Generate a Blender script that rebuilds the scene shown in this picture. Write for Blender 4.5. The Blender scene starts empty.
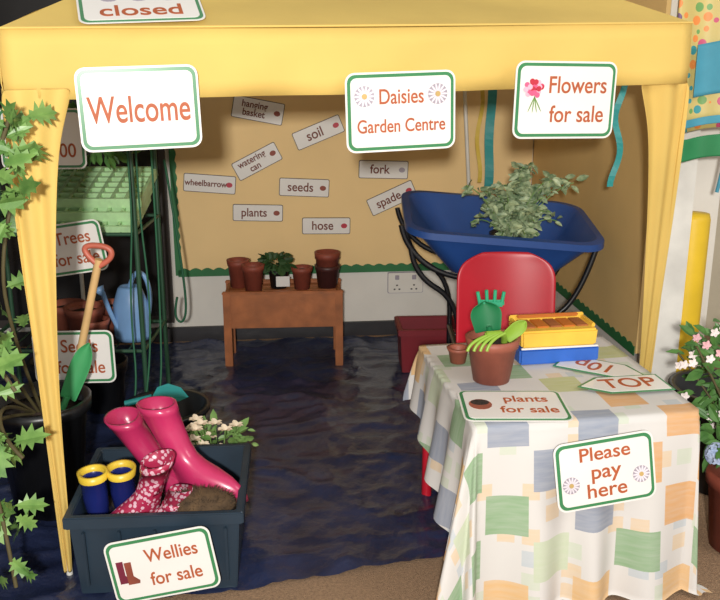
import bpy, bmesh, math, random
from mathutils import Vector, Matrix, noise, Euler
random.seed(7)
S=bpy.context.scene
def lin(c):
    return tuple(((x/255)/12.92 if x/255<=.04045 else ((x/255+.055)/1.055)**2.4) for x in c)
MC={}
def mat(name,c,rough=.6,var=.12,scale=8,bump=0,bscale=60,metal=0,transl=0,coat=0,c2=None,spec=.5):
    if name in MC: return MC[name]
    m=bpy.data.materials.new(name); m.use_nodes=True; nt=m.node_tree; N=nt.nodes; L=nt.links
    b=N['Principled BSDF']; b.inputs['Roughness'].default_value=rough; b.inputs['Metallic'].default_value=metal
    b.inputs['Coat Weight'].default_value=coat; b.inputs['Specular IOR Level'].default_value=spec
    tc=N.new('ShaderNodeTexCoord')
    n=N.new('ShaderNodeTexNoise'); n.inputs['Scale'].default_value=scale; n.inputs['Detail'].default_value=4
    L.new(tc.outputs['Object'],n.inputs['Vector'])
    r=N.new('ShaderNodeValToRGB'); l=lin(c)
    a=tuple(min(1,x*(1-var)) for x in l); d=tuple(min(1,x*(1+var)) for x in l)
    if c2: a=l; d=lin(c2)
    r.color_ramp.elements[0].position=.3; r.color_ramp.elements[1].position=.7
    r.color_ramp.elements[0].color=a+(1,); r.color_ramp.elements[1].color=d+(1,)
    L.new(n.outputs['Fac'],r.inputs['Fac']); L.new(r.outputs['Color'],b.inputs['Base Color'])
    if bump:
        n2=N.new('ShaderNodeTexNoise'); n2.inputs['Scale'].default_value=bscale; n2.inputs['Detail'].default_value=5
        L.new(tc.outputs['Object'],n2.inputs['Vector'])
        bp=N.new('ShaderNodeBump'); bp.inputs['Strength'].default_value=bump; bp.inputs['Distance'].default_value=.01
        L.new(n2.outputs['Fac'],bp.inputs['Height']); L.new(bp.outputs['Normal'],b.inputs['Normal'])
    if transl:
        t=N.new('ShaderNodeBsdfTranslucent'); L.new(r.outputs['Color'],t.inputs['Color'])
        mx=N.new('ShaderNodeMixShader'); mx.inputs[0].default_value=transl
        L.new(b.outputs[0],mx.inputs[1]); L.new(t.outputs[0],mx.inputs[2]); L.new(mx.outputs[0],N['Material Output'].inputs['Surface'])
    MC[name]=m; return m
PMX={}
def add(name,me,m=None,parent=None,smooth=False,mw=None):
    o=bpy.data.objects.new(name,me); S.collection.objects.link(o)
    if m: 
        me.materials.clear(); me.materials.append(m)
    if smooth:
        for p in me.polygons: p.use_smooth=True
    if mw is not None: o.matrix_world=mw
    if parent:
        o.parent=parent; o.matrix_parent_inverse=PMX[parent.name].inverted()
    return o
def mesh(name,v,f,m,parent=None,smooth=False,mw=None):
    me=bpy.data.meshes.new(name); me.from_pydata([tuple(x) for x in v],[],f); me.update()
    return add(name,me,m,parent,smooth,mw)
def empty(name,loc=(0,0,0),M=None):
    o=bpy.data.objects.new(name,None); S.collection.objects.link(o); o.empty_display_size=.05
    MM = M.copy() if M is not None else Matrix.Translation(loc)
    o.matrix_world = MM; PMX[o.name]=MM
    return o
def basis(c,right,up):
    r=Vector(right).normalized(); u=Vector(up); n=r.cross(u).normalized(); u=n.cross(r)
    M=Matrix((r,u,n)).transposed().to_4x4(); M.translation=Vector(c); return M
def box(name,c,s,m,parent=None,rot=(0,0,0),bev=.004,taper=1):
    bm=bmesh.new(); bmesh.ops.create_cube(bm,size=1)
    for v in bm.verts:
        k=taper if v.co.z<0 else 1
        v.co=Vector((v.co.x*s[0]*k,v.co.y*s[1]*k,v.co.z*s[2]))
    if bev: bmesh.ops.bevel(bm,geom=bm.edges[:],offset=min(bev,min(s)*.45),segments=2,affect='EDGES')
    me=bpy.data.meshes.new(name); bm.to_mesh(me); bm.free()
    M=Matrix.Translation(c)@Euler(rot).to_matrix().to_4x4()
    return add(name,me,m,parent,False,M)
def tube(name,pts,r,m,parent=None,res=6,smooth=True,cyc=False):
    cu=bpy.data.curves.new(name,'CURVE'); cu.dimensions='3D'; cu.bevel_depth=r; cu.bevel_resolution=3; cu.use_fill_caps=True
    sp=cu.splines.new('NURBS' if smooth and len(pts)>2 else 'POLY'); sp.points.add(len(pts)-1)
    for i,p in enumerate(pts): sp.points[i].co=tuple(p)+(1,)
    if sp.type=='NURBS': sp.order_u=3; sp.use_endpoint_u=True; sp.resolution_u=res
    sp.use_cyclic_u=cyc
    o=bpy.data.objects.new(name,cu); S.collection.objects.link(o)
    dg=bpy.context.evaluated_depsgraph_get(); me=bpy.data.meshes.new_from_object(o.evaluated_get(dg))
    bpy.data.objects.remove(o); return add(name,me,m,parent,True)
def lathe(name,prof,c,m,parent=None,n=32,mw=None,sx=1,sy=1):
    v=[];f=[]
    for r,z in prof:
        for i in range(n):
            a=2*math.pi*i/n; v.append((r*math.cos(a)*sx,r*math.sin(a)*sy,z))
    for j in range(len(prof)-1):
        for i in range(n):
            f.append((j*n+i,j*n+(i+1)%n,(j+1)*n+(i+1)%n,(j+1)*n+i))
    if prof[0][0]>0: f.append(tuple(reversed(range(n))))
    if prof[-1][0]>0: f.append(tuple((len(prof)-1)*n+i for i in range(n)))
    o=mesh(name,v,f,m,parent,False,mw if mw is not None else Matrix.Translation(c))
    for p in o.data.polygons: p.use_smooth=len(p.vertices)==4
    return o
def pot(name,c,rt,rb,h,m,soil=None,rim=.012,mw=None):
    E=empty(name,c)
    t=.006
    prof=[(rb*.3,0),(rb,0),(rb+(rt-rb)*.78,h*.78),(rt,h*.79),(rt+.004,h),(rt-t,h),(rt-t*1.5,h*.8),(rb,h*.6),(0.001,h*.58)]
    lathe('pot_body',prof,c,m,E)
    if soil: lathe('soil',[(rt*.9,h*.82),(rt*.5,h*.87),(.001,h*.9)],c,soil,E)
    return E
# ---------- materials
M_text=mat('text_orange',(170,84,44),.6,.15,60)
M_cardtext=mat('text_brown',(110,52,36),.6,.1)
M_white=mat('laminate_white',(228,225,221),.22,.02)
M_green=mat('sign_green',(60,128,82),.3,.08)
M_dark=mat('card_border',(70,62,60),.5)
M_yel=mat('canopy_yellow',(238,208,118),.75,.05,3,bump=.25,bscale=9,transl=.30)
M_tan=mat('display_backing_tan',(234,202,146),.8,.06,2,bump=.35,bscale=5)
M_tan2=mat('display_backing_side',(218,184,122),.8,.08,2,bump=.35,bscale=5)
M_wall=mat('wall_white',(224,220,212),.6,.03)
M_tarp=mat('tarp_navy',(25,32,58),.30,.35,5,bump=.9,bscale=16,c2=(44,54,88),coat=.2)
M_carpet=mat('carpet_brown',(158,128,100),.95,.25,120,bump=.8,bscale=300)
M_wood=mat('wood_pine',(156,92,50),.55,.25,14,bump=.1)
M_terra=mat('terracotta',(134,64,48),.6,.18,20)
M_terral=mat('terracotta_brown',(150,84,66),.55,.15,20)
M_soil=mat('soil',(50,36,28),.95,.4,60,bump=1,bscale=120)
M_black=mat('black_plastic',(26,27,30),.35,.2)
M_blackm=mat('black_metal',(22,22,25),.35,.1)
M_blue=mat('barrow_blue',(36,72,136),.4,.12,6)
M_red=mat('chair_red',(184,26,44),.38,.06)
M_teal=mat('teal',(38,140,140),.5)
M_leafd=mat('leaf_dark',(58,98,48),.45,.4,20,c2=(92,138,68))
M_leafo=mat('leaf_sapling',(70,112,52),.4,.4,20,c2=(128,164,88))
M_leafm=mat('leaf_mid',(92,132,66),.5,.3,20,c2=(130,160,92))
M_leafv=mat('leaf_variegated',(60,94,62),.5,.3,34,c2=(176,190,150))
M_stem=mat('stem',(84,76,46),.7)
M_pink=mat('boot_pink',(190,48,98),.28,.1,coat=.4)
M_navy=mat('boot_navy',(28,38,104),.25,.1,coat=.4)
M_yrim=mat('boot_rim_yellow',(222,190,60),.35)
M_sole=mat('boot_sole',(110,24,50),.7)
M_crate=mat('crate_darkblue',(34,50,64),.45,.15)
# ---------- camera & light
cam=bpy.data.cameras.new('camera'); co=bpy.data.objects.new('camera',cam); S.collection.objects.link(co)
co.location=(0,0,1.4); co.rotation_euler=(math.radians(74),0,0); cam.sensor_width=36; cam.lens=45; cam.clip_start=.01
S.camera=co
S.view_settings.view_transform='Standard'
w=bpy.data.worlds.new('world'); S.world=w; w.use_nodes=True
w.node_tree.nodes['Background'].inputs[0].default_value=(1,.95,.88,1); w.node_tree.nodes['Background'].inputs[1].default_value=.5
def area(name,loc,tgt,size,power,col):
    l=bpy.data.lights.new(name,'AREA'); l.size=size; l.energy=power; l.color=col
    o=bpy.data.objects.new(name,l); S.collection.objects.link(o); o.location=loc
    o.rotation_euler=(Vector(tgt)-Vector(loc)).to_track_quat('-Z','Y').to_euler()
area('camera_flash',(-.06,-.60,1.58),(0,3.9,.85),.10,104,(1,.97,.92))
area('right_area_light',(2.6,.6,2.6),(0,3.2,.3),1.2,24,(1,.95,.88))  # broad soft area light, out of view, high on the right
# ---------- room shell
e=Vector((.9945,.1045,0)); en=Vector((.1045,-.9945,0)); K=Vector((.844,4.349,0))
def slab(name,p0,d,L,n,th,z0,z1,m,parent=None):
    v=[]
    for z in (z0,z1):
        for a,b in ((0,0),(L,0),(L,-th),(0,-th)):
            q=Vector(p0)+Vector(d)*a+Vector(n)*b; v.append((q.x,q.y,z))
    return mesh(name,v,[(0,1,2,3),(4,5,6,7),(0,1,5,4),(1,2,6,5),(2,3,7,6),(3,0,4,7)],m,parent)
mesh('floor',[(-4,-2,-.0),(4,-2,0),(4,6,0),(-4,6,0),(-4,-2,-.05),(4,-2,-.05),(4,6,-.05),(-4,6,-.05)],[(0,1,2,3),(7,6,5,4),(0,4,5,1),(1,5,6,2),(2,6,7,3),(3,7,4,0)],M_carpet)
slab('wall_back',K-e*3.0,e,3.06,en,.1,0,2.4,M_wall)
dr=Vector((.1045,-.9945,0)); rn=Vector((-.9945,-.1045,0))
slab('wall_right',K,dr,1.36,rn,.05,0,1.75,M_wall)
M_lwall=mat('wall_dark_grey',(70,66,60),.8,.1)  # dark grey base colour for the left wall
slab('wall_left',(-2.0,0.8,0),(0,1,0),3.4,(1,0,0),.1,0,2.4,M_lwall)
slab('wall_back_right',(1.0,4.3,0),(1,0,0),3,(0,-1,0),.1,0,2.4,mat('wall_cream',(196,186,164),.7,.05))
slab('baseboard_back',K-e*3.0+en*.001,e,2.98,en,-.02,0,.07,mat('baseboard_dark',(40,38,42),.5))
slab('baseboard_right',K+dr*.03+rn*.001,dr,1.3,rn,-.015,0,.07,MC['baseboard_dark'])
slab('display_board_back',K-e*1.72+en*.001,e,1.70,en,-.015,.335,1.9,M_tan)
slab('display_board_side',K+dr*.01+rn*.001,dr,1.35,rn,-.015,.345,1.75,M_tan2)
M_bord=mat('border_green',(38,110,62),.6)
def wavy(name,p,d,n,L,z,h=.022):
    v=[];f=[];N=int(L/.011)
    for i in range(N+1):
        a=L*i/N; wv=.012*abs(math.sin(a*math.pi/.055))
        q=Vector(p)+Vector(d)*a+Vector(n)*.018
        v.append((q.x,q.y,z-h)); v.append((q.x,q.y,z+wv+.008))
    for i in range(N): f.append((2*i,2*i+2,2*i+3,2*i+1))
    o=mesh(name,v,f,M_bord); md=o.modifiers.new('s','SOLIDIFY'); md.thickness=.002; return o
wavy('trim_1',K-e*1.72,e,en,1.69,.345)
wavy('trim_2',K+dr*.02,dr,rn,1.33,.355)
v=[];f=[]
for i in range(101):
    z=.33+1.4*i/100; wv=.01*abs(math.sin(z*math.pi/.055)); p=K-e*1.72+en*.018
    a=p-e*.012; b=p+e*(.010+wv); v+= [(a.x,a.y,z),(b.x,b.y,z)]
    if i: f.append((2*i-2,2*i-1,2*i+1,2*i))
mesh('trim_3',v,f,M_bord)
Wn=empty('window_1',K-e*2.3)
slab('frame',K-e*2.85+en*.001,e,1.10,en,-.03,.10,1.95,mat('win_frame',(60,54,50),.5),Wn)
slab('glass',K-e*2.82+en*.034,e,1.04,en,-.004,.14,1.9,mat('dark_glass',(38,36,36),.15,.3,3),Wn)
# ---------- signs
def rrect(w,h,r,n=5):
    p=[]
    for cx,cy,a0 in ((w/2-r,h/2-r,0),(-w/2+r,h/2-r,90),(-w/2+r,-h/2+r,180),(w/2-r,-h/2+r,270)):
        for i in range(n+1):
            a=math.radians(a0+90*i/n); p.append((cx+r*math.cos(a),cy+r*math.sin(a)))
    return p
def plate(name,pts,z0,z1,m,E,M):
    n=len(pts); v=[(x,y,z0) for x,y in pts]+[(x,y,z1) for x,y in pts]
    f=[tuple(reversed(range(n))),tuple(range(n,2*n))]+[(i,(i+1)%n,n+(i+1)%n,n+i) for i in range(n)]
    return mesh(name,v,f,m,E,False,M)
def text(s,size,x,y,m,E,M,z=.004,bold=.0,rot=0,sx=.88):
    cu=bpy.data.curves.new('lettering','FONT'); cu.body=s; cu.size=size*1.08; cu.align_x='CENTER'; cu.align_y='CENTER'; cu.extrude=.0004; cu.offset=bold
    o=bpy.data.objects.new('lettering',cu); S.collection.objects.link(o)
    dg=bpy.context.evaluated_depsgraph_get(); me=bpy.data.meshes.new_from_object(o.evaluated_get(dg)); bpy.data.objects.remove(o)
    for q in me.vertices: q.co.x*=sx
    return add('lettering',me,m,E,False,M@Matrix.Translation((x,y,z))@Matrix.Rotation(rot,4,'Z'))
def disc(name,x,y,rx,ry,m,E,M,z=.0035,rot=0,n=14):
    p=[]
    for i in range(n):
        a=2*math.pi*i/n; X=rx*math.cos(a);Y=ry*math.sin(a)
        p.append((x+X*math.cos(rot)-Y*math.sin(rot),y+X*math.sin(rot)+Y*math.cos(rot)))
    return plate(name,p,z-.001,z,m,E,M)
M_ring=mat('petal_grey',(160,152,164),.5); M_ctr=mat('daisy_centre',(190,160,100),.5); M_pet=mat('petal_white',(220,214,222),.5)  # first one: grey print circle behind the petals, reused for other grey parts
def daisy(x,y,r,E,M):
    disc('daisy_back',x,y,r,r,M_ring,E,M,.0035)
    for i in range(14):
        a=i*math.pi/7; disc('petal',x+.62*r*math.cos(a),y+.62*r*math.sin(a),r*.42,r*.10,M_pet,E,M,.0045,a,8)
    disc('daisy_centre',x,y,r*.26,r*.26,M_ctr,E,M,.0055)
def sign(name,c,right,up,w,h,lines,border=M_green,bw=.008,r=.02,tm=None,bold=.0006,backing=True,sx=.88):
    M=basis(c,right,up); E=empty(name,M=M)
    if backing: plate('laminate_pouch',rrect(w+.010,h+.010,r+.004),-.001,.0005,M_white,E,M)
    plate('border',rrect(w,h,r),-.0005,.0015,border,E,M)
    plate('card',rrect(w-2*bw,h-2*bw,max(r-bw*.6,.003)),0,.0028,M_white,E,M)
    for s,size,x,y in lines: text(s,size,x,y,tm or M_text,E,M,.0034,bold,0,sx)
    return E,M
gd=(.971,.24,0)
def rolled(d,deg):
    a=math.radians(deg); d=Vector(d); return d*math.cos(a)+Vector((0,0,1))*math.sin(a), -d*math.sin(a)+Vector((0,0,1))*math.cos(a)
r_,u_=rolled(gd,1.5); sign('welcome_sign',(-.514,2.142,1.251),r_,u_,.268,.182,[('Welcome',.080,0,-.004)],bold=.001,sx=.68)
r_,u_=rolled(gd,1.5); E,M=sign('garden_centre_name_sign',(.103,2.292,1.233),r_,u_,.275,.185,[('Daisies',.048,0,.036),('Garden Centre',.043,0,-.035)],sx=.80)
daisy(-.095,.04,.026,E,M); daisy(.095,.04,.026,E,M)
r_,u_=rolled(gd,-1); E,M=sign('flowers_for_sale_sign',(.534,2.396,1.254),r_,u_,.275,.187,[('Flowers',.056,.032,.037),('for sale',.056,.034,-.037)],sx=.86)
Mf=[mat('ic_pink',(216,90,130),.5),mat('ic_red',(180,40,60),.5),mat('ic_lp',(236,170,190),.5)]
for i in range(26):
    a=random.random()*6.28; rr=random.random()**.5*.028; disc('bloom',-.088+rr*math.cos(a),.030+rr*.75*math.sin(a),.007,.007,Mf[i%3],E,M,.0035+i*.0001)
for k in (-.4,-.1,.2,.5): disc('stalk',-.088+k*.02,-.010,.0015,.022,M_leafm,E,M,.0034,k)
A=Vector((-.81,2.1,1.43)); Bc=Vector((.89,2.52,1.45)); Cc=Vector((.47,4.17,1.44)); D=Vector((-1.22,3.75,1.44)); P=Vector((-.17,3.13,1.85))
sd=(Bc-A).normalized(); upd=(P-(A+Bc)/2); upd=(upd-sd*upd.dot(sd)).normalized(); fn=sd.cross(upd)
cc=A+sd*.315+upd*.108+fn*.008
E,M=sign('closed_sign',cc,sd+upd*.06,upd,.28,.19,[('closed',.074,0,-.044)],bold=.001,sx=.95)
for k in (-.07,0,.07): disc('sheep',k,.025,.020,.016,M_ring,E,M); 
# ---------- gazebo
G=empty('canopy_gazebo',A)
def roofpanel(a,b,p,name):
    v=[];f=[];n=24;idx={}
    for i in range(n+1):
        for j in range(n+1-i):
            s=j/n; t=i/n
            q=a+(b-a)*s+(p-a)*t
            edge=min(s,t,1-s-t)
            q=q+Vector((0,0,-.05*min(edge,.25)*4*.5+.006*noise.noise(q*6)*(1 if edge>0 else 0)))
            idx[i,j]=len(v); v.append(q)
    for i in range(n):
        for j in range(n-i):
            f.append((idx[i,j],idx[i,j+1],idx[i+1,j]))
            if j<n-i-1: f.append((idx[i,j+1],idx[i+1,j+1],idx[i+1,j]))
    return mesh(name,v,f,M_yel,G,True)
cs=[A,Bc,Cc,D]
for i in range(4): roofpanel(cs[i],cs[(i+1)%4],P,'roof_panel_%d'%(i+1))
def valance(a,b,name):
    v=[];f=[];n=60; d=(b-a).normalized(); out=Vector((d.y,-d.x,0))
    for i in range(n+1):
        s=i/n; q=a+(b-a)*s
        for k in range(5):
            z=-.158*k/4; v.append(q+Vector((0,0,z-.006*math.sin(s*math.pi)))+out*(.008*math.sin(s*37+k)*k/4+.010*noise.noise(q*5)*k/4))
    for i in range(n):
        for k in range(4): f.append((i*5+k,i*5+k+1,(i+1)*5+k+1,(i+1)*5+k))
    o=mesh(name,v,f,M_yel,G,True); o.modifiers.new('s','SOLIDIFY').thickness=.002
for i in range(4): valance(cs[i],cs[(i+1)%4],'valance_%d'%(i+1))
for i in range(4):
    a,b=cs[i],cs[(i+1)%4]; tube('eave_seam_%d'%(i+1),[a,(a+b)/2+Vector((0,0,-.002)),b],.003,M_yel,G)
M_pole=mat('pole_white',(214,212,204),.3)
feet=[Vector((-.79,2.15,0)),Vector((.93,2.80,0)),Vector((.56,4.12,0)),Vector((-1.19,3.72,0))]
cen=(A+Bc+Cc+D)/4
for i,(c,ft) in enumerate(zip(cs,feet)):
    top=c+(cen-c).normalized()*.035; top.z=1.42
    tube('pole_%d'%(i+1),[ft,top],.009,M_pole,G,smooth=False)
    nb=[(cs[(i+1)%4]-c).normalized(),(cs[i-1]-c).normalized()]
    prof=[(1.3,.165),(1.2,.125),(1.1,.105),(.95,.085),(.8,.07),(.6,.052),(.4,.040),(.2,.032),(.012,.022)]
    if i in(0,1):
        for k,d in enumerate(nb):
            v=[];f=[]
            for j,(z,wd) in enumerate(prof):
                t=1-z/1.42; base=Vector((c.x,c.y,0)).lerp(Vector((ft.x,ft.y,0)),t)-((cen-c).normalized()*.012)
                for q in range(9):
                    s=q/8; p=base+d*(wd*s-.005)+Vector((0,0,z)); nn=Vector((d.y,-d.x,0)); p+=nn*(.004+.05*wd)*math.sin(s*11+z*4+k); v.append(p)
            for j in range(len(prof)-1):
                for q in range(8): f.append((j*9+q,j*9+q+1,(j+1)*9+q+1,(j+1)*9+q))
            o=mesh('leg_drape_%d_%d'%(i+1,k+1),v,f,M_yel,G,True); o.modifiers.new('s','SOLIDIFY').thickness=.002
            o.modifiers.new('b','SUBSURF').levels=1
def ribbon(name,x,y,z0,z1,wd,m,sway=.01):
    v=[];f=[]
    for i in range(21):
        z=z1+(z0-z1)*i/20; dx=sway*math.sin(i*.5+x*9); 
        v+=[(x-wd/2+dx,y,z),(x+wd/2+dx,y+.004*math.sin(i),z)]
        if i: f.append((2*i-2,2*i-1,2*i+1,2*i))
    o=mesh(name,v,f,m,G); o.modifiers.new('s','SOLIDIFY').thickness=.002
ribbon('tie_ribbon_1',.585,4.1,.75,1.32,.04,M_teal,.004); ribbon('tie_ribbon_2',.54,4.12,.78,1.3,.018,mat('tie_yellow',(210,180,70),.6))
ribbon('tie_ribbon_3',.82,2.9,.95,1.3,.02,M_teal,.012)
# ---------- word cards on back board
def bcard(txt,p,w,h,roll,size=.04,ic=True):
    r_,u_=rolled(e,roll); q=Vector(p)+en*.019
    x0=-.018 if ic else 0
    ls=[(txt,size,x0,0)] if isinstance(txt,str) else [(t,size,x0,(.02 if i==0 else -.018)) for i,t in enumerate(txt)]
    E,M=sign('word_card',q,r_,u_,w,h,ls,border=M_dark,bw=.003,r=.008,bold=.0008,backing=False,tm=M_cardtext,sx=.92)
    if ic: disc('picture',w/2-.03,.0,.015,.012,random.choice([Mf[1],M_terra,M_ring]),E,M)
bcard(('hanging','basket'),(-.468,4.211,1.100),.235,.10,-11,.04)
bcard('soil',(-.195,4.239,.997),.235,.085,22,.06)
bcard(('watering','can'),(-.480,4.210,.867),.225,.09,27,.04)
bcard('wheelbarrow',(-.700,4.186,.767),.24,.085,-5,.036)
bcard('seeds',(-.264,4.232,.742),.235,.085,-3,.055)
bcard('plants',(-.483,4.209,.626),.235,.08,-2,.052)
bcard('hose',(-.163,4.243,.557),.23,.08,-1,.055)
bcard('fork',(.109,4.271,.821),.235,.085,-2,.055)
bcard('spade',(.150,4.276,.685),.235,.085,24,.055)
sc=Vector((.222,4.283,.264))
Ms=basis(sc+en*.002,e,(0,0,1)); E=empty('double_wall_socket',M=Ms)
plate('face_plate_edge',rrect(.176,.106,.008),0,.008,M_ring,E,Ms)
plate('face_plate',rrect(.17,.10,.008),0,.012,M_wall,E,Ms); M_hole=mat('socket_hole',(60,58,56),.6)
for k in (-.042,.042):
    plate('switch',[(x+k,y+.028) for x,y in rrect(.02,.022,.002)],.012,.016,M_ring,E,Ms)
    for x,y in ((0,.0),(-.012,-.02),(.012,-.02)): plate('pin_hole',[(a+k+x,b+y-.012) for a,b in rrect(.009,.007,.001)],.012,.0128,M_hole,E,Ms)
# ---------- tarp
nx,ny=130,130; v=[];f=[]
for i in range(nx+1):
    x=-1.9+2.85*i/nx
    yf=2.0 if x<-.3 else 2.08+.30*(x+.3); 
    if x<-.3: yf=2.0+.08*max(0,1-(-.3-x)/.5)
    yb=4.20+.105*x
    for j in range(ny+1):
        y=yf+(yb-yf)*(j/ny)**1.0
        q=Vector((x,y,0)); a=1-abs(noise.noise(q*3.2)); b=1-abs(noise.noise(q*8+Vector((5,2,1))))
        cr1=math.exp(-((x+y*.12-.0)%.46-.23)**2/.0002)*.006+math.exp(-((y-.1*x)%.52-.26)**2/.0002)*.005
        v.append((x,y,.003+.013*a**9+.010*b**8+cr1))
for i in range(nx):
    for j in range(ny): k=i*(ny+1)+j; f.append((k,k+ny+1,k+ny+2,k+1))
mesh('navy_tarpaulin',v,f,M_tarp,None,True)
# ---------- wooden planter with pots
PE=empty('wooden_planter_trough',(-.345,3.9,0)); R5=math.radians(4)
def pl(x,y,z): return Vector((-.345+x*math.cos(R5)-y*math.sin(R5),3.90+x*math.sin(R5)+y*math.cos(R5),z))
for k,y in enumerate((-.1,.1)): 
    box('apron_%d'%k,pl(0,y,.265),(.5,.018,.16),M_wood,PE,(0,0,R5)); 
    box('slat_line_%d'%k,pl(0,y-.002,.345),(.53,.026,.014),M_wood,PE,(0,0,R5))
for k,x in enumerate((-.245,.245)):
    box('end_%d'%k,pl(x,0,.265),(.018,.2,.16),M_wood,PE,(0,0,R5))
    for y in (-.1,.1): box('leg',pl(x,y,.175),(.034,.034,.35),M_wood,PE,(0,0,R5))
for k in range(3): box('top_slat_%d'%k,pl(0,-.066+.066*k,.33),(.49,.06,.012),M_wood,PE,(0,0,R5))
def at(x,y): p=pl(x,y,.337); return p
pot('terracotta_pot',at(-.20,.045),.048,.036,.125,M_terra,M_soil)
pot('terracotta_pot',at(-.13,-.035),.048,.036,.12,M_terra,M_soil)
pot('terracotta_pot',at(.085,-.01),.045,.034,.10,M_terra,M_soil)
E=pot('stacked_plant_pots',at(.20,.02),.055,.044,.10,mat('pot_dkbrown',(70,36,34),.5),None)
E2=at(.20,.02)+Vector((0,0,.06)); lathe('upper_pot',[(.04,0),(.048,.0),(.052,.07),(.056,.07),(.058,.1),(.05,.1),(.046,.07),(.001,.06)],E2,M_terra,E)
# ---------- leaf meshes
HL=[(0,0),(.05,.10),(.16,.12),(.10,.24),(.34,.34),(.15,.42),(.36,.60),(.15,.62),(.22,.84),(.08,.82),(0,1)]
HS=[(0,0),(.14,.15),(.24,.4),(.2,.7),(0,1)]
HO=[(0,0),(.3,.15),(.4,.45),(.28,.8),(0,1)]
def leafmesh(name,L,m,parent,shape=HL,fold=.25):
    v=[];f=[]
    for p,d,nrm,s in L:
        d=Vector(d).normalized(); n=Vector(nrm); n=(n-d*n.dot(d)); n=n.normalized() if n.length>1e-4 else d.orthogonal().normalized(); x=d.cross(n)
        for sg in (1,-1):
            b=len(v); k=len(shape)
            for (a,t) in shape:
                v.append(Vector(p)+d*t*s+x*(sg*a*s)+n*(a*fold*s-.25*t*t*s))
            f.append(tuple(range(b,b+k)) if sg>0 else tuple(reversed(range(b,b+k))))
    return mesh(name,v,f,m,parent)
def rv(): return Vector((random.uniform(-1,1),random.uniform(-1,1),random.uniform(-1,1)))
def alongleaves(pts,n,s,spread=.05,tow=(0,-1,.5)):
    L=[]
    for i in range(n):
        t=random.random()*(len(pts)-1); a=int(t); q=Vector(pts[a]).lerp(Vector(pts[a+1]),t-a)
        d=rv(); d.z=d.z*.6-.1; L.append((q+rv()*spread*.5,d,Vector(tow)+rv()*.7,s*random.uniform(.6,1.2)))
    return L
def bushleaves(c,r,n,s,tow=(0,-.7,.8)):
    L=[]
    for i in range(n):
        d=rv().normalized(); q=Vector(c)+Vector((d.x*r[0],d.y*r[1],d.z*r[2]))*random.uniform(.3,1)
        L.append((q,d+rv()*.6,Vector(tow)+rv()*.8,s*random.uniform(.6,1.3)))
    return L
E=pot('potted_seedling',at(-.02,.02),.045,.036,.085,M_black,M_soil)
M_sdl=mat('seedling_dark',(44,72,36),.5,.3)
leafmesh('leaves',bushleaves(at(-.03,.02)+Vector((0,0,.115)),(.07,.05,.028),70,.04),M_sdl,E,HO)
box('plant_label',at(.0,-.035)+Vector((0,0,.04)),(.06,.002,.05),M_white,E,(.2,0,R5),.0005)
DR=empty('maroon_storage_box',(.30,3.80,0)); M_mar=mat('maroon',(120,22,34),.5)
def openbox(c,s,m,E,rot=0,t=.01,taper=.92):
    Rm=Matrix.Translation(c)@Matrix.Rotation(rot,4,'Z')
    bm=bmesh.new(); 
    def ring(w,d,z): return [bm.verts.new((sx*w/2,sy*d/2,z)) for sx,sy in((-1,-1),(1,-1),(1,1),(-1,1))]
    w,d,h=s
    rings=[ring(w*taper,d*taper,0),ring(w*.99,d*.99,h*.86),ring(w+.02,d+.02,h*.86),ring(w+.02,d+.02,h),ring(w-2*t,d-2*t,h),ring(w*taper-2*t,d*taper-2*t,t)]
    bm.faces.new(list(reversed(rings[0])))
    for a,b in zip(rings,rings[1:]):
        for i in range(4): bm.faces.new((a[i],a[(i+1)%4],b[(i+1)%4],b[i]))
    bm.faces.new(rings[-1]); bmesh.ops.bevel(bm,geom=[x for x in bm.edges],offset=.003,segments=2,affect='EDGES')
    me=bpy.data.meshes.new('box'); bm.to_mesh(me); bm.free(); return add('box_shell',me,m,E,False,Rm)
openbox((.30,3.80,.006),(.26,.2,.2),M_mar,DR,.05)
# ---------- wheelbarrow
WB=empty('blue_wheelbarrow',(.53,3.3,0))
def ring4(x0,x1,y0,y1,zf,r,n=6,tw=0):
    p=[]
    for cx,cy,a0 in ((x1-r,y1-r,0),(x0+r,y1-r,90),(x0+r,y0+r,180),(x1-r,y0+r,270)):
        for i in range(n+1):
            a=math.radians(a0+90*i/n); X=cx+r*math.cos(a);Y=cy+r*math.sin(a); p.append((X,Y,zf(X,Y)))
    return p
zr=lambda x,y:.742+.060*(y-3.08)/.45+.030*(.53-x)/.37
rings=[ring4(.33,.72,3.14,3.42,lambda x,y:.595,.07),ring4(.18,.855,3.07,3.54,lambda x,y:zr(x,y)-.005,.09),ring4(.16,.87,3.05,3.56,lambda x,y:zr(x,y)-.02,.10),ring4(.16,.87,3.05,3.56,lambda x,y:zr(x,y)+.004,.10),
 ring4(.185,.845,3.075,3.53,lambda x,y:zr(x,y)+.006,.085),ring4(.34,.71,3.15,3.41,lambda x,y:.605,.065)]
v=[q for r in rings for q in r]; n=len(rings[0]); f=[tuple(reversed(range(n)))]
for j in range(len(rings)-1):
    for i in range(n): f.append((j*n+i,j*n+(i+1)%n,(j+1)*n+(i+1)%n,(j+1)*n+i))
f.append(tuple(range((len(rings)-1)*n,len(rings)*n)))
mesh('tray',v,f,M_blue,WB,True).modifiers.new('e','EDGE_SPLIT').split_angle=math.radians(40)
for k,y in enumerate((3.12,3.46)):
    tube('frame_rail_%d'%k,[(.145,y,.78),(.16,y,.70),(.30,y,.585),(.60,y,.575),(.80,3.29+(.06 if k else -.06),.30)],.010,M_blackm,WB)
    tube('leg_%d'%k,[(.18,y,.70),(.19,y,.60),(.36,y,.50),(.36,y,.2),(.36,y,.015)],.010,M_blackm,WB)
    tube('brace_%d'%k,[(.84,y,.70),(.80,y,.55),(.70,y,.42),(.36,y,.25)],.010,M_blackm,WB)
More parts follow.
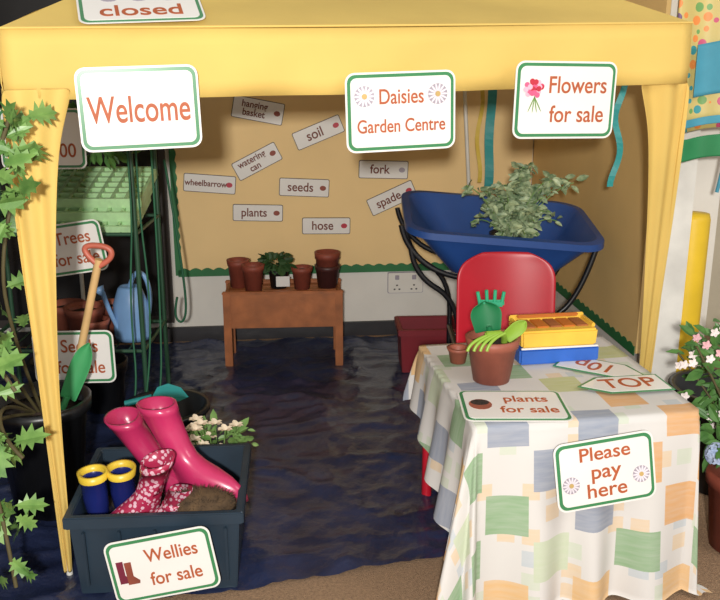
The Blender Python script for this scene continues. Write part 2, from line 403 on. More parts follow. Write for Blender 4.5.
tube('cross_brace',[(.36,3.12,.3),(.36,3.46,.3)],.011,M_blackm,WB,smooth=False)
WM=Matrix.Translation((.78,3.29,.17))@Matrix.Rotation(math.pi/2,4,'X')
lathe('wheel',[(.09,-.03),(.15,-.035),(.17,-.015),(.17,.015),(.15,.035),(.09,.03),(.09,-.03)],None,M_black,WB,mw=WM)
lathe('hub',[(.03,-.055),(.03,.055)],None,M_red,WB,mw=WM)
for a in range(5):
    aa=a*2*math.pi/5; tube('spoke',[(.78,3.29,.17),(.78+.1*math.cos(aa),3.29,.17+.1*math.sin(aa))],.006,M_red,WB,smooth=False)
VP=empty('variegated_plant',(.56,3.3,.61))
lathe('pot',[(.06,.0),(.08,.11),(.07,.11),(.001,.09)],(.56,3.28,.61),M_black,VP)
stems=[]
for i in range(44):
    a=random.uniform(-.35,6.5); R=random.uniform(.08,.23); tp=Vector((.57+R*math.cos(a)*.95,3.22+R*.8*math.sin(a),.80+random.uniform(-.07,.13)))
    if i%3==0: tp=Vector((.46+random.uniform(-.09,.18),3.13,.745+random.uniform(-.02,.05)))
    if i%9==0: tp=Vector((.61+random.uniform(-.03,.03),3.3,.96))
    pts=[Vector((.56,3.28,.66)),Vector((.56,3.28,.72)).lerp(tp,.5)+Vector((0,0,.06)),tp]; tube('stem_%d'%i,pts,.002,M_leafm,VP); stems+=alongleaves(pts,26,.042,.03)
leafmesh('foliage',stems,M_leafv,VP,HS)
# ---------- red child's chair
CH=empty('red_childs_chair',(.5,2.86,0))
def curved_panel(name,cx,y,z0,z1,wd,bow,m,parent,th=.012,rc=.06,lean=.05):
    v=[];f=[];NX,NZ=16,14
    for j in range(NZ+1):
        t=j/NZ; z=z0+(z1-z0)*t; hw=wd/2
        dz=z1-z
        if dz<rc: hw-=rc-math.sqrt(max(0,rc*rc-(rc-dz)**2))
        for i in range(NX+1):
            s=-1+2*i/NX; x=cx+s*hw; v.append((x,y+lean*t-bow*(s*hw/(wd/2))**2,z))
    for j in range(NZ):
        for i in range(NX): k=j*(NX+1)+i; f.append((k,k+1,k+NX+2,k+NX+1))
    o=mesh(name,v,f,m,parent,True); md=o.modifiers.new('s','SOLIDIFY'); md.thickness=th; md.offset=0; b=o.modifiers.new('b','SUBSURF'); b.levels=1; return o
curved_panel('backrest',.50,2.97,.36,.708,.34,.035,M_red,CH,rc=.09)
v=[];f=[]
for j in range(9):
    for i in range(11):
        s=-1+.2*i; t=j/8; hw=.155+.01*t; v.append((.5+s*hw,2.70+.28*t,.34-.012*(1-s*s)+(-.02 if j==0 else 0)+(.015 if j==8 else 0)))
for j in range(8):
    for i in range(10): k=j*11+i; f.append((k,k+1,k+12,k+11))
o=mesh('seat',v,f,M_red,CH,True); o.modifiers.new('s','SOLIDIFY').thickness=.012
for sx in (-1,1):
    tube('side_frame',[(.5+sx*.15,2.70,.012),(.5+sx*.135,2.74,.32),(.5+sx*.135,2.94,.32),(.5+sx*.155,3.02,.012)],.01,M_blackm,CH,smooth=False)
    tube('back_upright',[(.5+sx*.13,2.95,.32),(.5+sx*.13,2.99,.45)],.01,M_blackm,CH,smooth=False)
# ---------- table + cloth
TR=math.radians(9); TC=Vector((.520,2.362,0)); hx,hy=.287,.300; TZ=.5
def tl(a,b,z): return Vector((TC.x+a*math.cos(TR)-b*math.sin(TR),TC.y+a*math.sin(TR)+b*math.cos(TR),z))
TB=empty('childs_table',TC)
box('table_top',tl(0,0,TZ-.017),(hx*2-.01,hy*2-.01,.022),mat('table_wood',(190,150,96),.5),TB,(0,0,TR))
for sx in (-1,1):
    for sy in (-1,1):
        p=tl(sx*(hx-.02),sy*(hy-.02),0); tube('leg',[p,p+Vector((0,0,TZ-.03))],.016,M_red,TB,smooth=False)
m=bpy.data.materials.new('cloth_checks'); m.use_nodes=True; nt=m.node_tree;N=nt.nodes;L=nt.links;b=N['Principled BSDF']; b.inputs['Roughness'].default_value=.85
uv=N.new('ShaderNodeUVMap'); uv.uv_map='UVMap'
def mth(op,*a):
    q=N.new('ShaderNodeMath'); q.operation=op
    for i,x in enumerate(a):
        if isinstance(x,(int,float)): q.inputs[i].default_value=x
        else: L.new(x,q.inputs[i])
    return q.outputs[0]
sp=N.new('ShaderNodeSeparateXYZ'); L.new(uv.outputs[0],sp.inputs[0])
def cells(sc,ox,oy,mar):
    x=mth('MULTIPLY_ADD',sp.outputs[0],sc,ox); y=mth('MULTIPLY_ADD',sp.outputs[1],sc,oy)
    fx=mth('FRACT',x); fy=mth('FRACT',y)
    cb=N.new('ShaderNodeCombineXYZ'); L.new(mth('FLOOR',x),cb.inputs[0]); L.new(mth('FLOOR',y),cb.inputs[1])
    wn=N.new('ShaderNodeTexWhiteNoise'); wn.noise_dimensions='2D'; L.new(cb.outputs[0],wn.inputs['Vector'])
    ax=mth('ABSOLUTE',mth('SUBTRACT',fx,.5)); ay=mth('ABSOLUTE',mth('SUBTRACT',fy,.5))
    mk=mth('LESS_THAN',mth('MAXIMUM',ax,ay),.5-mar); par=mth('PINGPONG',mth('ADD',mth('FLOOR',x),mth('FLOOR',y)),1)
    return wn,mk,par
def ramp(fac,cols):
    r=N.new('ShaderNodeValToRGB'); r.color_ramp.interpolation='CONSTANT'; el=r.color_ramp.elements
    for i,(p,c) in enumerate(cols):
        q=el[0] if i==0 else (el[1] if i==1 else el.new(p)); q.position=p; q.color=lin(c)+(1,)
    L.new(fac,r.inputs[0]); return r.outputs[0]
WH=(206,203,200)
wn,mk,par=cells(8.6,.3,.1,.05)
c1=ramp(wn.outputs['Value'],[(0,(208,152,84)),(.30,(118,156,110)),(.50,(176,180,116)),(.60,(128,138,158)),(.72,(214,170,106)),(.88,(184,196,166))])
wn2,mk2,par2=cells(17.2,.1,.6,.14)
c2=ramp(wn2.outputs['Value'],[(0,WH),(.70,(192,200,182)),(.84,(212,188,156)),(.94,(180,188,194))])
mx=N.new('ShaderNodeMix'); mx.data_type='RGBA'; L.new(mth('MULTIPLY',mk,par),mx.inputs[0]); L.new(c1,mx.inputs[7])
mx2=N.new('ShaderNodeMix'); mx2.data_type='RGBA'; L.new(mk2,mx2.inputs[0]); mx2.inputs[6].default_value=lin(WH)+(1,); L.new(c2,mx2.inputs[7]); L.new(mx2.outputs[2],mx.inputs[6])
tx=N.new('ShaderNodeTexNoise'); tx.inputs['Scale'].default_value=14; mp=N.new('ShaderNodeMapping'); mp.inputs['Scale'].default_value=(1,7,1); L.new(uv.outputs[0],mp.inputs[0]); L.new(mp.outputs[0],tx.inputs['Vector'])
mx3=N.new('ShaderNodeMix'); mx3.data_type='RGBA'; L.new(mth('MULTIPLY',tx.outputs[0],.45),mx3.inputs[0]); L.new(mx.outputs[2],mx3.inputs[6]); mx3.inputs[7].default_value=lin(WH)+(1,)
L.new(mx3.outputs[2],b.inputs['Base Color'])
v=[];f=[];uvs=[];NA,NB=140,120
for i in range(NA+1):
    for j in range(NB+1):
        s=-1+2*i/NA; t=-1+2*j/NB
        tb=(t+1)/2
        left=.40*(1-tb)**2.0+.17; a=(s*(hx+left) if s<0 else s*(hx+.46))
        bb=(t*(hy+.50) if t<0 else t*(hy+.07))
        ox=max(abs(a)-hx,0); oy=max(abs(bb)-hy,0); sx=1 if a>0 else -1; sy=1 if bb>0 else -1
        ca=max(-hx,min(hx,a)); cb_=max(-hy,min(hy,bb)); d=math.hypot(ox,oy)
        if d>0:
            ang=math.atan2(oy,ox)
            dd=min(d,TZ-.012)
            right=a>0
            fl=.012*(1-math.exp(-d*60))+(.02 if right and oy==0 else (.10 if oy>0 and ox==0 else .12))*dd
            if ox>0 and oy>0: fl=.012*(1-math.exp(-d*60))+((.12 if not right else .02)*math.cos(ang)**2+.10*math.sin(ang)**2)*dd+(.12 if not right else .0)*dd*math.sin(2*ang)
            wave=(.006 if right and ox>0 else .018)*dd/.3*math.sin((ca*1.0+cb_*1.3)*34+1.2*math.sin(ca*11)+ang*9)
            fl+=wave
            fl=max(fl,.010)
            extra=max(0,d-dd)
            X=ca+sx*(fl+extra*.3)*math.cos(ang); Y=cb_+sy*(fl+extra*.3)*math.sin(ang); Z=TZ-dd+.004*(d<.01)
        else: X,Y,Z=ca,cb_,TZ+.002*noise.noise(Vector((a*9,bb*9,0)))
        v.append(tl(X,Y,Z+.002)); uvs.append((a,bb))
for i in range(NA):
    for j in range(NB): k=i*(NB+1)+j; f.append((k,k+NB+1,k+NB+2,k+1))
o=mesh('patchwork_tablecloth',v,f,m,None,True); ul=o.data.uv_layers.new(name='UVMap')
for lp in o.data.loops: ul.data[lp.index].uv=uvs[lp.vertex_index]
zt=TZ+.006
E,M=sign('plants_for_sale_sign',(.393,2.140,zt),(math.cos(.0),math.sin(.0),0),(-.12,1,0),.262,.19,[('plants',.052,.035,.034),('for sale',.052,.035,-.036)])
disc('picture',-.085,.0,.030,.034,M_terral,E,M,.0034); disc('picture_soil',-.085,.012,.024,.018,M_soil,E,M,.0040)
def arrow_sign(c,ang,txts):
    M=basis(c,(math.cos(ang),math.sin(ang),0),(-math.sin(ang),math.cos(ang),0)); E=empty('price_arrow_sign',M=M)
    P0=[(-.12,-.058),(.06,-.058),(.13,0),(.06,.058),(-.12,.058)]
    plate('border',P0,0,.002,M_green,E,M); plate('card',[(x*.93-.001,y*.88) for x,y in P0],0,.003,M_white,E,M)
    text(txts,.085,-.015,0,M_text,E,M,.0036,.0008,math.pi)
arrow_sign((.685,2.415,zt),-.55,'10p'); arrow_sign((.712,2.275,zt+.004),.15+math.pi,'TOP')
dpay=Vector((math.cos(TR),math.sin(TR),0)); r_,u_=rolled(dpay,6); u_=u_+Vector((.0,.12,0))
E,M=sign('please_pay_here_sign',(.600,2.000,.390),r_,u_,.245,.166,[('Please',.045,0,.05),('pay',.048,0,.003),('here',.048,0,-.045)],sx=1.1)
daisy(-.09,-.02,.022,E,M); daisy(.09,-.02,.022,E,M)
TE=empty('toy_cash_till',(.58,2.53,TZ)); tr=.16; tc=Vector((.567,2.52,TZ+.004))
M_tb=mat('till_blue',(48,98,186),.35); M_ty=mat('till_yellow',(232,188,72),.4); M_to=mat('till_orange',(190,108,40),.5)
Rz=Matrix.Rotation(tr,3,'Z')
def tp(x,y,z): return tc+Rz@Vector((x,y,z))
box('base',tp(0,0,.024),(.24,.13,.048),M_tb,TE,(0,0,tr),.006)
box('body',tp(0,.003,.073),(.232,.125,.052),M_ty,TE,(0,0,tr),.006,.97)
box('drawer_line',tp(0,-.062,.049),(.232,.006,.005),M_white,TE,(0,0,tr),.001)
box('tray_back',tp(0,.058,.105),(.232,.01,.020),M_ty,TE,(0,0,tr),.003)
for sx in (-1,1): box('tray_side',tp(sx*.111,.01,.102),(.01,.09,.014),M_ty,TE,(0,0,tr),.003)
for k in range(5): box('money_slot_%d'%k,tp(-.08+.04*k,.01,.100),(.036,.075,.006),M_wood if k%2==0 else M_to,TE,(0,0,tr),.002)
box('handle',tp(.0,.05,.112),(.19,.012,.010),M_to,TE,(0,0,tr),.003)
pc=Vector((.362,2.33,TZ+.004)); PT=pot('terracotta_pot_of_tools',pc,.071,.050,.125,M_terral,M_soil)
M_lg=mat('fork_limegreen',(140,176,62),.4); M_dg=mat('trowel_green',(22,110,66),.4); M_tg=mat('rake_teal',(40,150,110),.45)
for k in range(4):
    x=-.07+.017*k; tube('lime_prong_%d'%k,[pc+Vector((-.0+.008*k,-.05,.150)),pc+Vector((x,-.075,.142)),pc+Vector((x-.008,-.08,.11))],.0045,M_lg,PT)
tube('lime_fork_neck',[pc+Vector((.0,-.05,.148)),pc+Vector((.035,-.02,.145)),pc+Vector((.03,.0,.09))],.009,M_lg,PT)
box('lime_fork_web',pc+Vector((-.006,-.052,.150)),(.05,.018,.012),M_lg,PT,(.3,0,.2),.005)
def scoop(name,c,up,right,L,W,m,par,dep=.012):
    up=Vector(up).normalized(); right=Vector(right).normalized(); n=right.cross(up)
    v=[];f=[]
    for j in range(9):
        t=j/8; hw=W*(.75+.35*t if t<.55 else (.75+.19)*math.sqrt(max(0,1-((t-.55)/.45)**2))+.001)
        for i in range(7): s=-1+i/3; v.append(Vector(c)+up*L*t+right*hw*s-n*dep*(1-s*s))
    for j in range(8):
        for i in range(6): k=j*7+i; f.append((k,k+1,k+8,k+7))
    o=mesh(name,v,f,m,par,True); o.modifiers.new('s','SOLIDIFY').thickness=.003; o.modifiers.new('b','SUBSURF').levels=1
scoop('trowel_blade',pc+Vector((-.012,.005,.135)),(-.15,.1,1),(1,0,.15),.085,.046,M_dg,PT)
tube('trowel_neck',[pc+Vector((-.01,.01,.15)),pc+Vector((0,.01,.07))],.008,M_dg,PT,smooth=False)
for k in range(4): tube('rake_prong_%d'%k,[pc+Vector((-.035+.02*k,.03,.21)),pc+Vector((-.042+.024*k,.03,.25-.005*abs(k-1.5)))],.005,M_tg,PT,smooth=False)
box('rake_web',pc+Vector((-.004,.03,.21)),(.072,.012,.02),M_tg,PT,(0,0,0),.005)
tube('rake_handle',[pc+Vector((0,.03,.21)),pc+Vector((0,.02,.07))],.008,M_tg,PT,smooth=False)
scoop('lime_trowel',pc+Vector((.032,-.01,.12)),(.5,-.1,.5),(.7,0,-.7),.075,.022,M_lg,PT,.006)
SP=pot('small_brown_pot',Vector((.285,2.47,TZ+.004)),.03,.022,.045,M_terral,None)
# ---------- crate with wellies
CR=empty('wellies_crate',(-.535,2.24,0)); cr=math.radians(4)
openbox((-.54,2.255,.008),(.435,.40,.235),M_crate,CR,cr,taper=.93)
for k in range(5):
    q=Vector((-.54,2.255,.02+.0))+Matrix.Rotation(cr,3,'Z')@Vector((-.18+.09*k,-.200,.10)); box('rib_%d'%k,q,(.008,.012,.16),M_crate,CR,(.06,0,cr),.002)
box('lining',Vector((-.54,2.255,.09)),(.39,.34,.12),mat('sacking_dark',(44,38,34),.95,.3,30,bump=1),CR,(0,0,cr),.03)
def boot(name,M,m,h=.235,rim=None,scale=1):
    E=empty(name,M.translation)
    SL=[(0,-.038,.138,.030),(.012,-.040,.142,.033),(.03,-.040,.140,.034),(.05,-.039,.125,.034),(.066,-.038,.098,.033),(.082,-.038,.066,.032),(.10,-.039,.046,.033),(.13,-.041,.040,.036),(.17,-.046,.040,.040),(h-.022,-.05,.042,.043),(h-.020,-.052,.044,.0445),(h,-.053,.045,.046)]
    inner=[(h,-.046,.038,.040),(h-.04,-.043,.036,.037),(h-.1,-.036,.034,.032)]
    n=24
    def ring(z,y0,y1,hw,o=0):
        r=[]
        for i in range(n):
            a=2*math.pi*i/n; c=math.cos(a); s=math.sin(a); y=(y0+y1)/2+(y1-y0)/2*c
            ww=hw*(1+ (.12*math.sin((y-y0)/(y1-y0)*6.28-1.5) if z<.06 else 0))
            wob=1+.05*math.sin(a*2+z*40)*(1 if z>.09 else 0)
            r.append(M@Vector((ww*s*scale*wob,y*scale,z*scale)))
        return r
    def loft(rs,nm,mt,cap=True):
        v=[q for r in rs for q in r]; f=[]
        if cap: f.append(tuple(range(n)))
        for j in range(len(rs)-1):
            for i in range(n): f.append((j*n+(i+1)%n,j*n+i,(j+1)*n+i,(j+1)*n+(i+1)%n))
        if cap: f.append(tuple(reversed(range((len(rs)-1)*n,len(rs)*n))))
        return mesh(nm,v,f,mt,E,True)
    loft([ring(*s) for s in SL]+[ring(*s) for s in inner],'upper',m)
    loft([ring(-.004,-.041,.145,.035),ring(.009,-.042,.146,.0355)],'sole',M_sole if m is not M_navy else M_yrim)
    if rim: loft([ring(h-.022,-.0545,.0465,.0475),ring(h+.002,-.0555,.0475,.049),ring(h+.002,-.045,.037,.039),ring(h-.02,-.044,.036,.038)],'rim',rim,False)
    return E
def bootM(heel,foot,shaft):
    y=Vector(foot).normalized(); z=Vector(shaft).normalized(); x=y.cross(z).normalized()
    M=Matrix((x,y,z)).transposed().to_4x4(); M.translation=Vector(heel); return M
boot('pink_welly',bootM((-.455,2.25,.21),(.92,-.35,.0),(-.36,.12,.90)),M_pink,.235,scale=1.12)
boot('pink_welly',bootM((-.525,2.31,.17),(.85,-.45,-.05),(-.52,.08,.84)),M_pink,.25,scale=1.05)
mp_=bpy.data.materials.new('boot_pattern'); mp_.use_nodes=True; nt=mp_.node_tree; vo=nt.nodes.new('ShaderNodeTexVoronoi'); vo.inputs['Scale'].default_value=85
tc=nt.nodes.new('ShaderNodeTexCoord'); nt.links.new(tc.outputs['Object'],vo.inputs['Vector']); rr=nt.nodes.new('ShaderNodeValToRGB'); rr.color_ramp.interpolation='CONSTANT'
rr.color_ramp.elements[0].color=lin((216,176,190))+(1,); rr.color_ramp.elements[1].position=.42; rr.color_ramp.elements[1].color=lin((168,44,78))+(1,)
nt.links.new(vo.outputs['Distance'],rr.inputs[0]); nt.links.new(rr.outputs[0],nt.nodes['Principled BSDF'].inputs['Base Color']); nt.nodes['Principled BSDF'].inputs['Roughness'].default_value=.3
boot('patterned_welly',bootM((-.575,2.15,.175),(-.75,-.30,-.2),(.22,-.02,.9)),mp_,.19,scale=.95)
boot('patterned_welly',bootM((-.515,2.11,.16),(-.80,-.05,.0),(.30,.1,.8)),mp_,.12,scale=.75)
boot('navy_welly',bootM((-.705,2.18,.10),(.0,1,.05),(-.02,-.05,1)),M_navy,.25,rim=M_yrim,scale=.82)
boot('navy_welly',bootM((-.640,2.21,.10),(.05,1,.1),(.0,-.08,1)),M_navy,.25,rim=M_yrim,scale=.82)
CBx=Vector((-.415,2.125,.235)); CB=empty('coir_brush',CBx); M_coir=mat('coir',(96,74,50),.95,.3,40,c2=(60,46,32))
v=[];f=[]
bm=bmesh.new(); bmesh.ops.create_icosphere(bm,subdivisions=3,radius=1)
for q in bm.verts: q.co=Vector((q.co.x*.088,q.co.y*.05,q.co.z*.038))*(1+.1*noise.noise(q.co*4))
me=bpy.data.meshes.new('core'); bm.to_mesh(me); bm.free(); add('core',me,M_coir,CB,True,Matrix.Translation(CBx))
for i in range(1800):
    d=rv().normalized(); p=CBx+Vector((d.x*.085,d.y*.048,d.z*.036)); t=p+Vector((d.x,d.y,d.z))*.012+rv()*.006; s=rv()*.0012; b=len(v); v+=[p-s,p+s,t]; f.append((b,b+1,b+2))
mesh('bristles',v,f,M_coir,CB)
r_,u_=rolled((.998,.06,0),10); u_=u_+Vector((0,.05,0))
E,M=sign('wellies_for_sale_sign',(-.503,2.018,.118),r_,u_,.262,.165,[('Wellies',.047,.03,.033),('for sale',.047,.03,-.032)])
for k,(x,y) in enumerate(((-.105,.0),(-.085,-.005))):
    plate('boot_picture',[(x-.009,y+.032),(x+.009,y+.032),(x+.008,y-.008),(x+.022,y-.022),(x+.02,y-.03),(x-.009,y-.03)],.003,.0034+.0004*k,(M_terra if k else M_sole),E,M)
FB=empty('artificial_flower_bunch',(-.42,2.58,.2)); M_fw=mat('flower_cream',(226,210,186),.6)
L1=[];
for i in range(14):
    c=Vector((-.44+random.uniform(-.09,.08),2.56+random.uniform(-.04,.05),.22+random.uniform(-.02,.05)))
    tube('stem_%d'%i,[(-.45,2.62,.02),c],.002,M_leafm,FB,smooth=False)
    for k in range(7):
        a=k*.9; L1.append((c,(math.cos(a),math.sin(a)*.6-.2,.5),(0,0,1),.024))
leafmesh('petals',L1,M_fw,FB,HO); leafmesh('greens',bushleaves((-.46,2.6,.19),(.14,.06,.06),110,.04),M_leafm,FB,HS)
TU=empty('black_tub',(-.66,2.84,0)); lathe('tub',[(.10,.012),(.14,.2),(.15,.2),(.15,.215),(.13,.215),(.10,.03),(.001,.03)],(-.66,2.84,0),M_black,TU)
TT=empty('teal_hand_trowel',(-.66,2.85,.25)); leafmesh('blade',[((-.71,2.86,.235),(1,0,.2),(0,-.4,1),.12)],M_teal,TT,HO); tube('handle',[(-.71,2.86,.235),(-.80,2.85,.215)],.011,M_teal,TT,smooth=False)
BP=empty('tall_potted_tree',(-.965,2.52,0))
lathe('pot',[(.10,.01),(.135,.33),(.15,.335),(.152,.37),(.138,.37),(.125,.30),(.001,.30)],(-.965,2.52,0),M_black,BP)
lathe('soil',[(.128,.33),(.001,.34)],(-.965,2.52,0),M_soil,BP)
br=[[(-.96,2.5,.33),(-.99,2.2,.7),(-.86,2.0,.95),(-.79,1.98,1.18),(-.75,1.98,1.26)],
    [(-.97,2.5,.33),(-1.0,2.2,.55),(-.88,1.98,.75),(-.85,1.96,.70),(-.80,1.95,.62)],
    [(-.97,2.5,.33),(-1.0,2.2,.45),(-.90,1.98,.42),(-.86,1.94,.30),(-.84,1.92,.12)],
    [(-.95,2.5,.33),(-.93,2.3,.6),(-.92,2.22,.9),(-.86,2.3,1.1)],
    [(-.98,2.5,.33),(-.92,2.15,.52),(-.86,1.97,.50),(-.80,1.95,.45)]]
L=[];
for i,p in enumerate(br):
    tube('branch_%d'%i,p,.005,M_stem,BP); 
    q=p[2:] if i!=3 else p[1:]
    L+=alongleaves(q,[18,14,17,10,10][i],.085,.07)
L+=alongleaves([(-.80,1.97,1.02),(-.73,1.97,1.24)],15,.085,.07)
leafmesh('leaves',L,M_leafo,BP,HL)
# ---------- greenhouse shelving
GH=empty('greenhouse_shelving',(-1.1,3.3,0)); M_fr=mat('frame_green',(48,84,62),.4)
for x in (-1.42,-.80):
    for y in (3.15,3.52): tube('post',[(x,y,.012),(x,y,1.42)],.009,M_fr,GH,smooth=False)
for z in (.30,.74,1.06,1.42):
    for y in (3.15,3.52): tube('rail',[(-1.42,y,z),(-.80,y,z)],.007,M_fr,GH,smooth=False)
    for x in (-1.42,-.80): tube('end_rail',[(x,3.15,z),(x,3.52,z)],.007,M_fr,GH,smooth=False)
    if z<1.3:
        for k in range(12): tube('wire',[(-1.41+.055*k,3.15,z),(-1.41+.055*k,3.52,z)],.003,M_fr,GH,smooth=False)
ST=empty('seed_trays',(-1.06,3.33,.76)); M_tray=mat('tray_green',(186,226,170),.45,.12,30); M_trayb=mat('tray_base',(110,160,104),.5)
for s in range(3):
    z=.765+.045*s
    bm=bmesh.new(); nx_,ny_=9,6; wd,dp=.46,.3
    for i in range(nx_+1):
        x=-wd/2+wd*i/nx_; bmesh.ops.create_cube(bm,size=1,matrix=Matrix.Translation((x,0,0))@Matrix.Diagonal((.012,dp,.035,1)))
    for j in range(ny_+1):
        y=-dp/2+dp*j/ny_; bmesh.ops.create_cube(bm,size=1,matrix=Matrix.Translation((0,y,0))@Matrix.Diagonal((wd,.012,.035,1)))
    me=bpy.data.meshes.new('tray'); bm.to_mesh(me); bm.free(); TM=Matrix.Translation((-1.05+.01*s,3.33+.03*s,z+.02))@Matrix.Rotation(.25,4,'X')
    add('tray_%d'%s,me,M_tray,ST,False,TM)
    bm=bmesh.new(); bmesh.ops.create_cube(bm,size=1,matrix=Matrix.Translation((0,0,-.012))@Matrix.Diagonal((wd-.01,dp-.01,.005,1))); me=bpy.data.meshes.new('tray_base'); bm.to_mesh(me); bm.free(); add('tray_base_%d'%s,me,M_trayb,ST,False,TM)
TPl=empty('seedling_tray_plants',(-1.0,3.3,1.07)); box('tray',(-1.02,3.33,1.09),(.40,.26,.04),M_black,TPl,bev=.006)
leafmesh('seedlings',bushleaves((-.96,3.25,1.03),(.17,.14,.04),90,.05)+bushleaves((-1.0,3.3,1.13),(.2,.14,.04),80,.05),M_leafd,TPl,HS)
WC=empty('blue_watering_can',(-.86,3.25,.31)); M_wc=mat('can_blue',(120,160,206),.35)
cx=Vector((-.865,3.26,.312))
lathe('body',[(.001,0),(.062,0),(.07,.02),(.066,.14),(.045,.20),(.035,.21),(.03,.205),(.001,.2)],cx,M_wc,WC,sx=1,sy=.8)
tube('handle',[cx+Vector((.0,.0,.20)),cx+Vector((.02,0,.27)),cx+Vector((.065,0,.25)),cx+Vector((.08,0,.15)),cx+Vector((.055,0,.06))],.009,M_wc,WC)
tube('spout',[cx+Vector((-.04,-.03,.04)),cx+Vector((-.07,-.05,.12)),cx+Vector((-.085,-.06,.20))],.009,M_wc,WC)
lathe('rose',[(.008,0),(.022,.03),(.001,.034)],None,M_wc,WC,mw=Matrix.Translation(cx+Vector((-.085,-.06,.19)))@Matrix.Rotation(-.5,4,'Y'))
for x,y,s in ((-1.12,3.3,1.2),(-1.03,3.22,1.3),(-.965,3.34,1.1),(-.985,3.2,.9)):
    pot('terracotta_pot',Vector((x,y,.31)),.055*s,.038*s,.11*s,M_terral,M_soil)
for x in (-1.2,-1.0):
    pot('stacked_black_pots',Vector((x,3.3,.012)),.09,.065,.2,M_black,None)
M_cord=mat('garden_cord',(34,96,66),.6); NC=empty('garden_netting_cords',(-.78,3.1,1.2))
for k,(x,dx) in enumerate(((-.80,.02),(-.755,-.015),(-.71,.0))):
    tube('cord_%d'%k,[(x,3.08,1.30),(x+dx,3.08,.9),(x-dx,3.07,.5),(x+dx*.5,3.0,.15),(x-.05,2.98,.02)],.0035,M_cord,NC)
HS_=empty('garden_hose',(-.82,4.1,.3)); tube('hose',[(-.78,3.6,.95),(-.74,3.6,.6),(-.72,3.6,.33),(-.745,3.6,.26),(-.78,3.6,.30),(-.76,3.6,.38)],.005,M_cord,HS_)
sign('price_sign',(-1.055,3.02,1.09),(1,.05,-.0),(0,0,1),.27,.19,[('only',.045,.02,.04),('£2.00',.06,.045,-.04)])
sign('trees_for_sale_sign',(-.98,2.93,.735),(1,0,.15),(-.15,0,1),.25,.165,[('Trees',.055,.03,.035),('for sale',.055,.03,-.035)])
sign('seeds_for_sale_sign',(-.915,2.72,.43),(1,0,.02),(0,.05,1),.25,.165,[('Seeds',.055,.02,.035),('for sale',.055,.02,-.035)])
SPD=empty('wooden_handled_spade',(-.8,2.6,.4)); M_hand=mat('handle_wood',(214,176,120),.5,.12,10)
top=Vector((-.775,2.60,.78)); bot=Vector((-.90,2.62,.34))
tube('shaft',[bot,top],.012,M_hand,SPD,smooth=False)
M_dgr=mat('grip_red',(196,104,84),.45)
tube('d_grip',[top+Vector((-.0,0,-.02)),top+Vector((-.04,0,.015)),top+Vector((-.038,0,.045)),top+Vector((.038,0,.038)),top+Vector((.04,0,.0)),top+Vector((0,0,-.02))],.009,M_dgr,SPD)
mesh('blade',[(-.94,2.61,.37),(-.86,2.61,.345),(-.89,2.58,.16),(-.93,2.58,.15),(-.97,2.59,.18)],[(0,1,2,3,4)],M_blackm,SPD).modifiers.new('s','SOLIDIFY').thickness=.004
M_sg=mat('spade_green',(70,160,100),.4); GS=empty('green_toy_spade',(-.83,2.55,.4))
scoop('scoop',Vector((-.885,2.53,.36)),(.38,.1,.9),(.9,0,-.38),.19,.032,M_sg,GS,.012)
tube('shaft',[(-.885,2.53,.37),(-.93,2.50,.25)],.010,M_sg,GS,smooth=False)
# ---------- right side things
slab('trim_4',(1.04,3.05,0),(1,0,0),.10,(0,-1,0),.04,0,1.8,mat('panel_white',(222,220,214),.5))
YT=empty('yellow_padded_column',(1.17,3.12,0)); M_yt=mat('tube_yellow',(228,190,40),.5,.08)
lathe('tube',[(.001,0),(.052,0),(.055,.02),(.055,.80),(.05,.82),(.001,.825)],(1.175,3.12,0.002),M_yt,YT)
box('pillar_upper',(1.25,3.30,.9),(.12,.1,1.8),M_wall,YT)
pm=bpy.data.materials.new('polka_dots'); pm.use_nodes=True; nt=pm.node_tree; tc=nt.nodes.new('ShaderNodeTexCoord'); vo=nt.nodes.new('ShaderNodeTexVoronoi'); vo.inputs['Scale'].default_value=28; vo.inputs['Randomness'].default_value=.5
nt.links.new(tc.outputs['Object'],vo.inputs['Vector']); r1=nt.nodes.new('ShaderNodeValToRGB'); r1.color_ramp.interpolation='CONSTANT'
sp2=nt.nodes.new('ShaderNodeSeparateColor'); nt.links.new(vo.outputs['Color'],sp2.inputs[0]); nt.links.new(sp2.outputs[0],r1.inputs[0])
for i,(p,c) in enumerate([(0,(200,84,120)),(.25,(60,150,160)),(.5,(230,140,70)),(.72,(110,80,120)),(.88,(110,160,90))]):
    q=r1.color_ramp.elements[i] if i<2 else r1.color_ramp.elements.new(p); q.position=p; q.color=lin(c)+(1,)
lt=nt.nodes.new('ShaderNodeMath'); lt.operation='LESS_THAN'; nt.links.new(vo.outputs['Distance'],lt.inputs[0]); lt.inputs[1].default_value=.40
mxx=nt.nodes.new('ShaderNodeMix'); mxx.data_type='RGBA'; nt.links.new(lt.outputs[0],mxx.inputs[0]); mxx.inputs[6].default_value=lin((204,186,116))+(1,); nt.links.new(r1.outputs[0],mxx.inputs[7]); nt.links.new(mxx.outputs[2],nt.nodes['Principled BSDF'].inputs['Base Color'])
PC=empty('polka_dot_fabric',(1.2,2.95,1.3))
def hang(name,x0,x1,y,z0,z1,m,par,amp=.015,fq=40):
    v=[];f=[]
    for i in range(41):
        for j in range(13):
            x=x0+(x1-x0)*i/40; z=z0+(z1-z0)*j/12; v.append((x,y+amp*math.sin(x*fq+z*2),z+.01*math.sin(x*23)))
    for i in range(40):
        for j in range(12): k=i*13+j; f.append((k,k+13,k+14,k+1))
    o=mesh(name,v,f,m,par,True); o.modifiers.new('s','SOLIDIFY').thickness=.003
hang('dotted_cloth',.98,1.5,2.92,1.13,1.75,pm,PC)
M_tq=mat('turquoise',(70,150,175),.7)
hang('turquoise_panel',1.05,1.13,2.89,1.24,1.40,M_tq,PC)
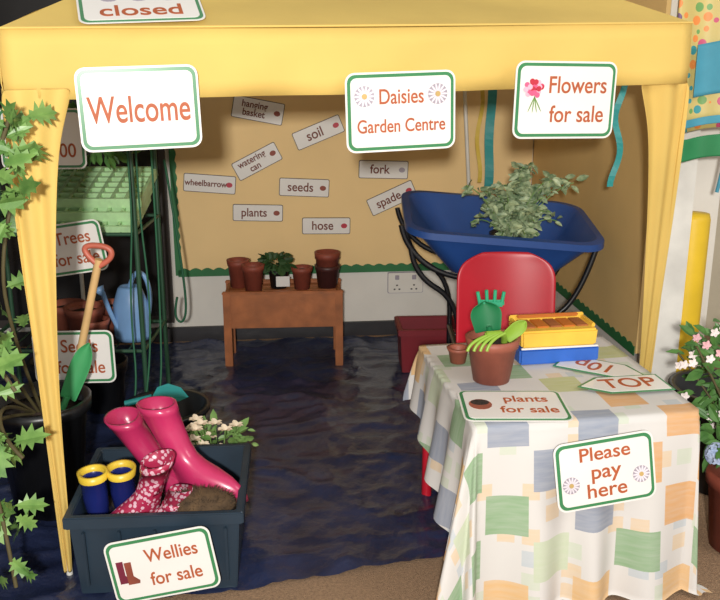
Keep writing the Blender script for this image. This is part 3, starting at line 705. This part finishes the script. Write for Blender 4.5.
hang('turquoise_hem',.98,1.5,2.905,1.145,1.17,M_tq,PC)
hang('green_hem',1.00,1.22,2.90,1.04,1.11,mat('hem_green',(40,130,80),.7),PC)
for x in (1.0,1.17): 
    tube('cloth_tie',[(x,2.91,1.15),(x+.01,2.91,1.05),(x-.01,2.91,.93)],.006,M_tq,PC)
tube('hanging_rail',[(.98,2.93,1.76),(1.55,2.93,1.76),(1.55,2.93,.0)],.012,M_pole,PC,smooth=False)
FP=empty('flowering_shrub_in_pot',(1.09,2.28,0))
lathe('pot',[(.001,.005),(.080,.005),(.10,.2),(.108,.2),(.11,.24),(.10,.24),(.001,.21)],(1.09,2.30,0),M_terra,FP)
L=bushleaves((1.07,2.42,.49),(.16,.12,.16),240,.05)+bushleaves((1.04,2.28,.36),(.12,.1,.08),90,.05)+bushleaves((1.0,2.3,.33),(.06,.08,.05),30,.05)
for i in range(12):
    t=Vector((1.06+random.uniform(-.14,.1),2.38+random.uniform(-.1,.1),.45+random.uniform(-.08,.16))); tube('stem_%d'%i,[(1.09,2.3,.2),(1.08,2.32,.33),t],.003,M_stem,FP)
leafmesh('leaves',L,M_leafd,FP,HS)
Lw=[];Lp=[];Lb=[]
for i in range(40):
    d=rv().normalized(); c=Vector((1.06,2.40,.49))+Vector((d.x*.16,-abs(d.y)*.13,d.z*.16))
    for k in range(5): a=k*1.257; (Lw if i%3 else Lp).append((c,(math.cos(a),-.3,math.sin(a)),(0,-1,.2),.014))
for cc_ in ((1.0,2.20,.36),(.965,2.22,.33),(1.04,2.18,.33)):
    for i in range(45):
        d=rv().normalized(); c=Vector(cc_)+d*.030
        for k in range(4): a=k*1.57; x=d.orthogonal().normalized(); y=d.cross(x); Lb.append((c,x*math.cos(a)+y*math.sin(a)+d*.3,d,.012))
leafmesh('white_blossom',Lw,mat('bl_white',(228,216,214),.6),FP,HO); leafmesh('pink_blossom',Lp,mat('bl_pink',(220,170,176),.6),FP,HO); leafmesh('blue_hydrangea',Lb,mat('bl_blue',(150,170,206),.6,c2=(200,208,226)),FP,HO)
DB=empty('dark_planter_tub',(1.16,2.75,0)); lathe('tub',[(.001,.004),(.13,.004),(.15,.3),(.165,.3),(.165,.33),(.145,.33),(.13,.05),(.001,.05)],(1.17,2.72,0),M_black,DB)
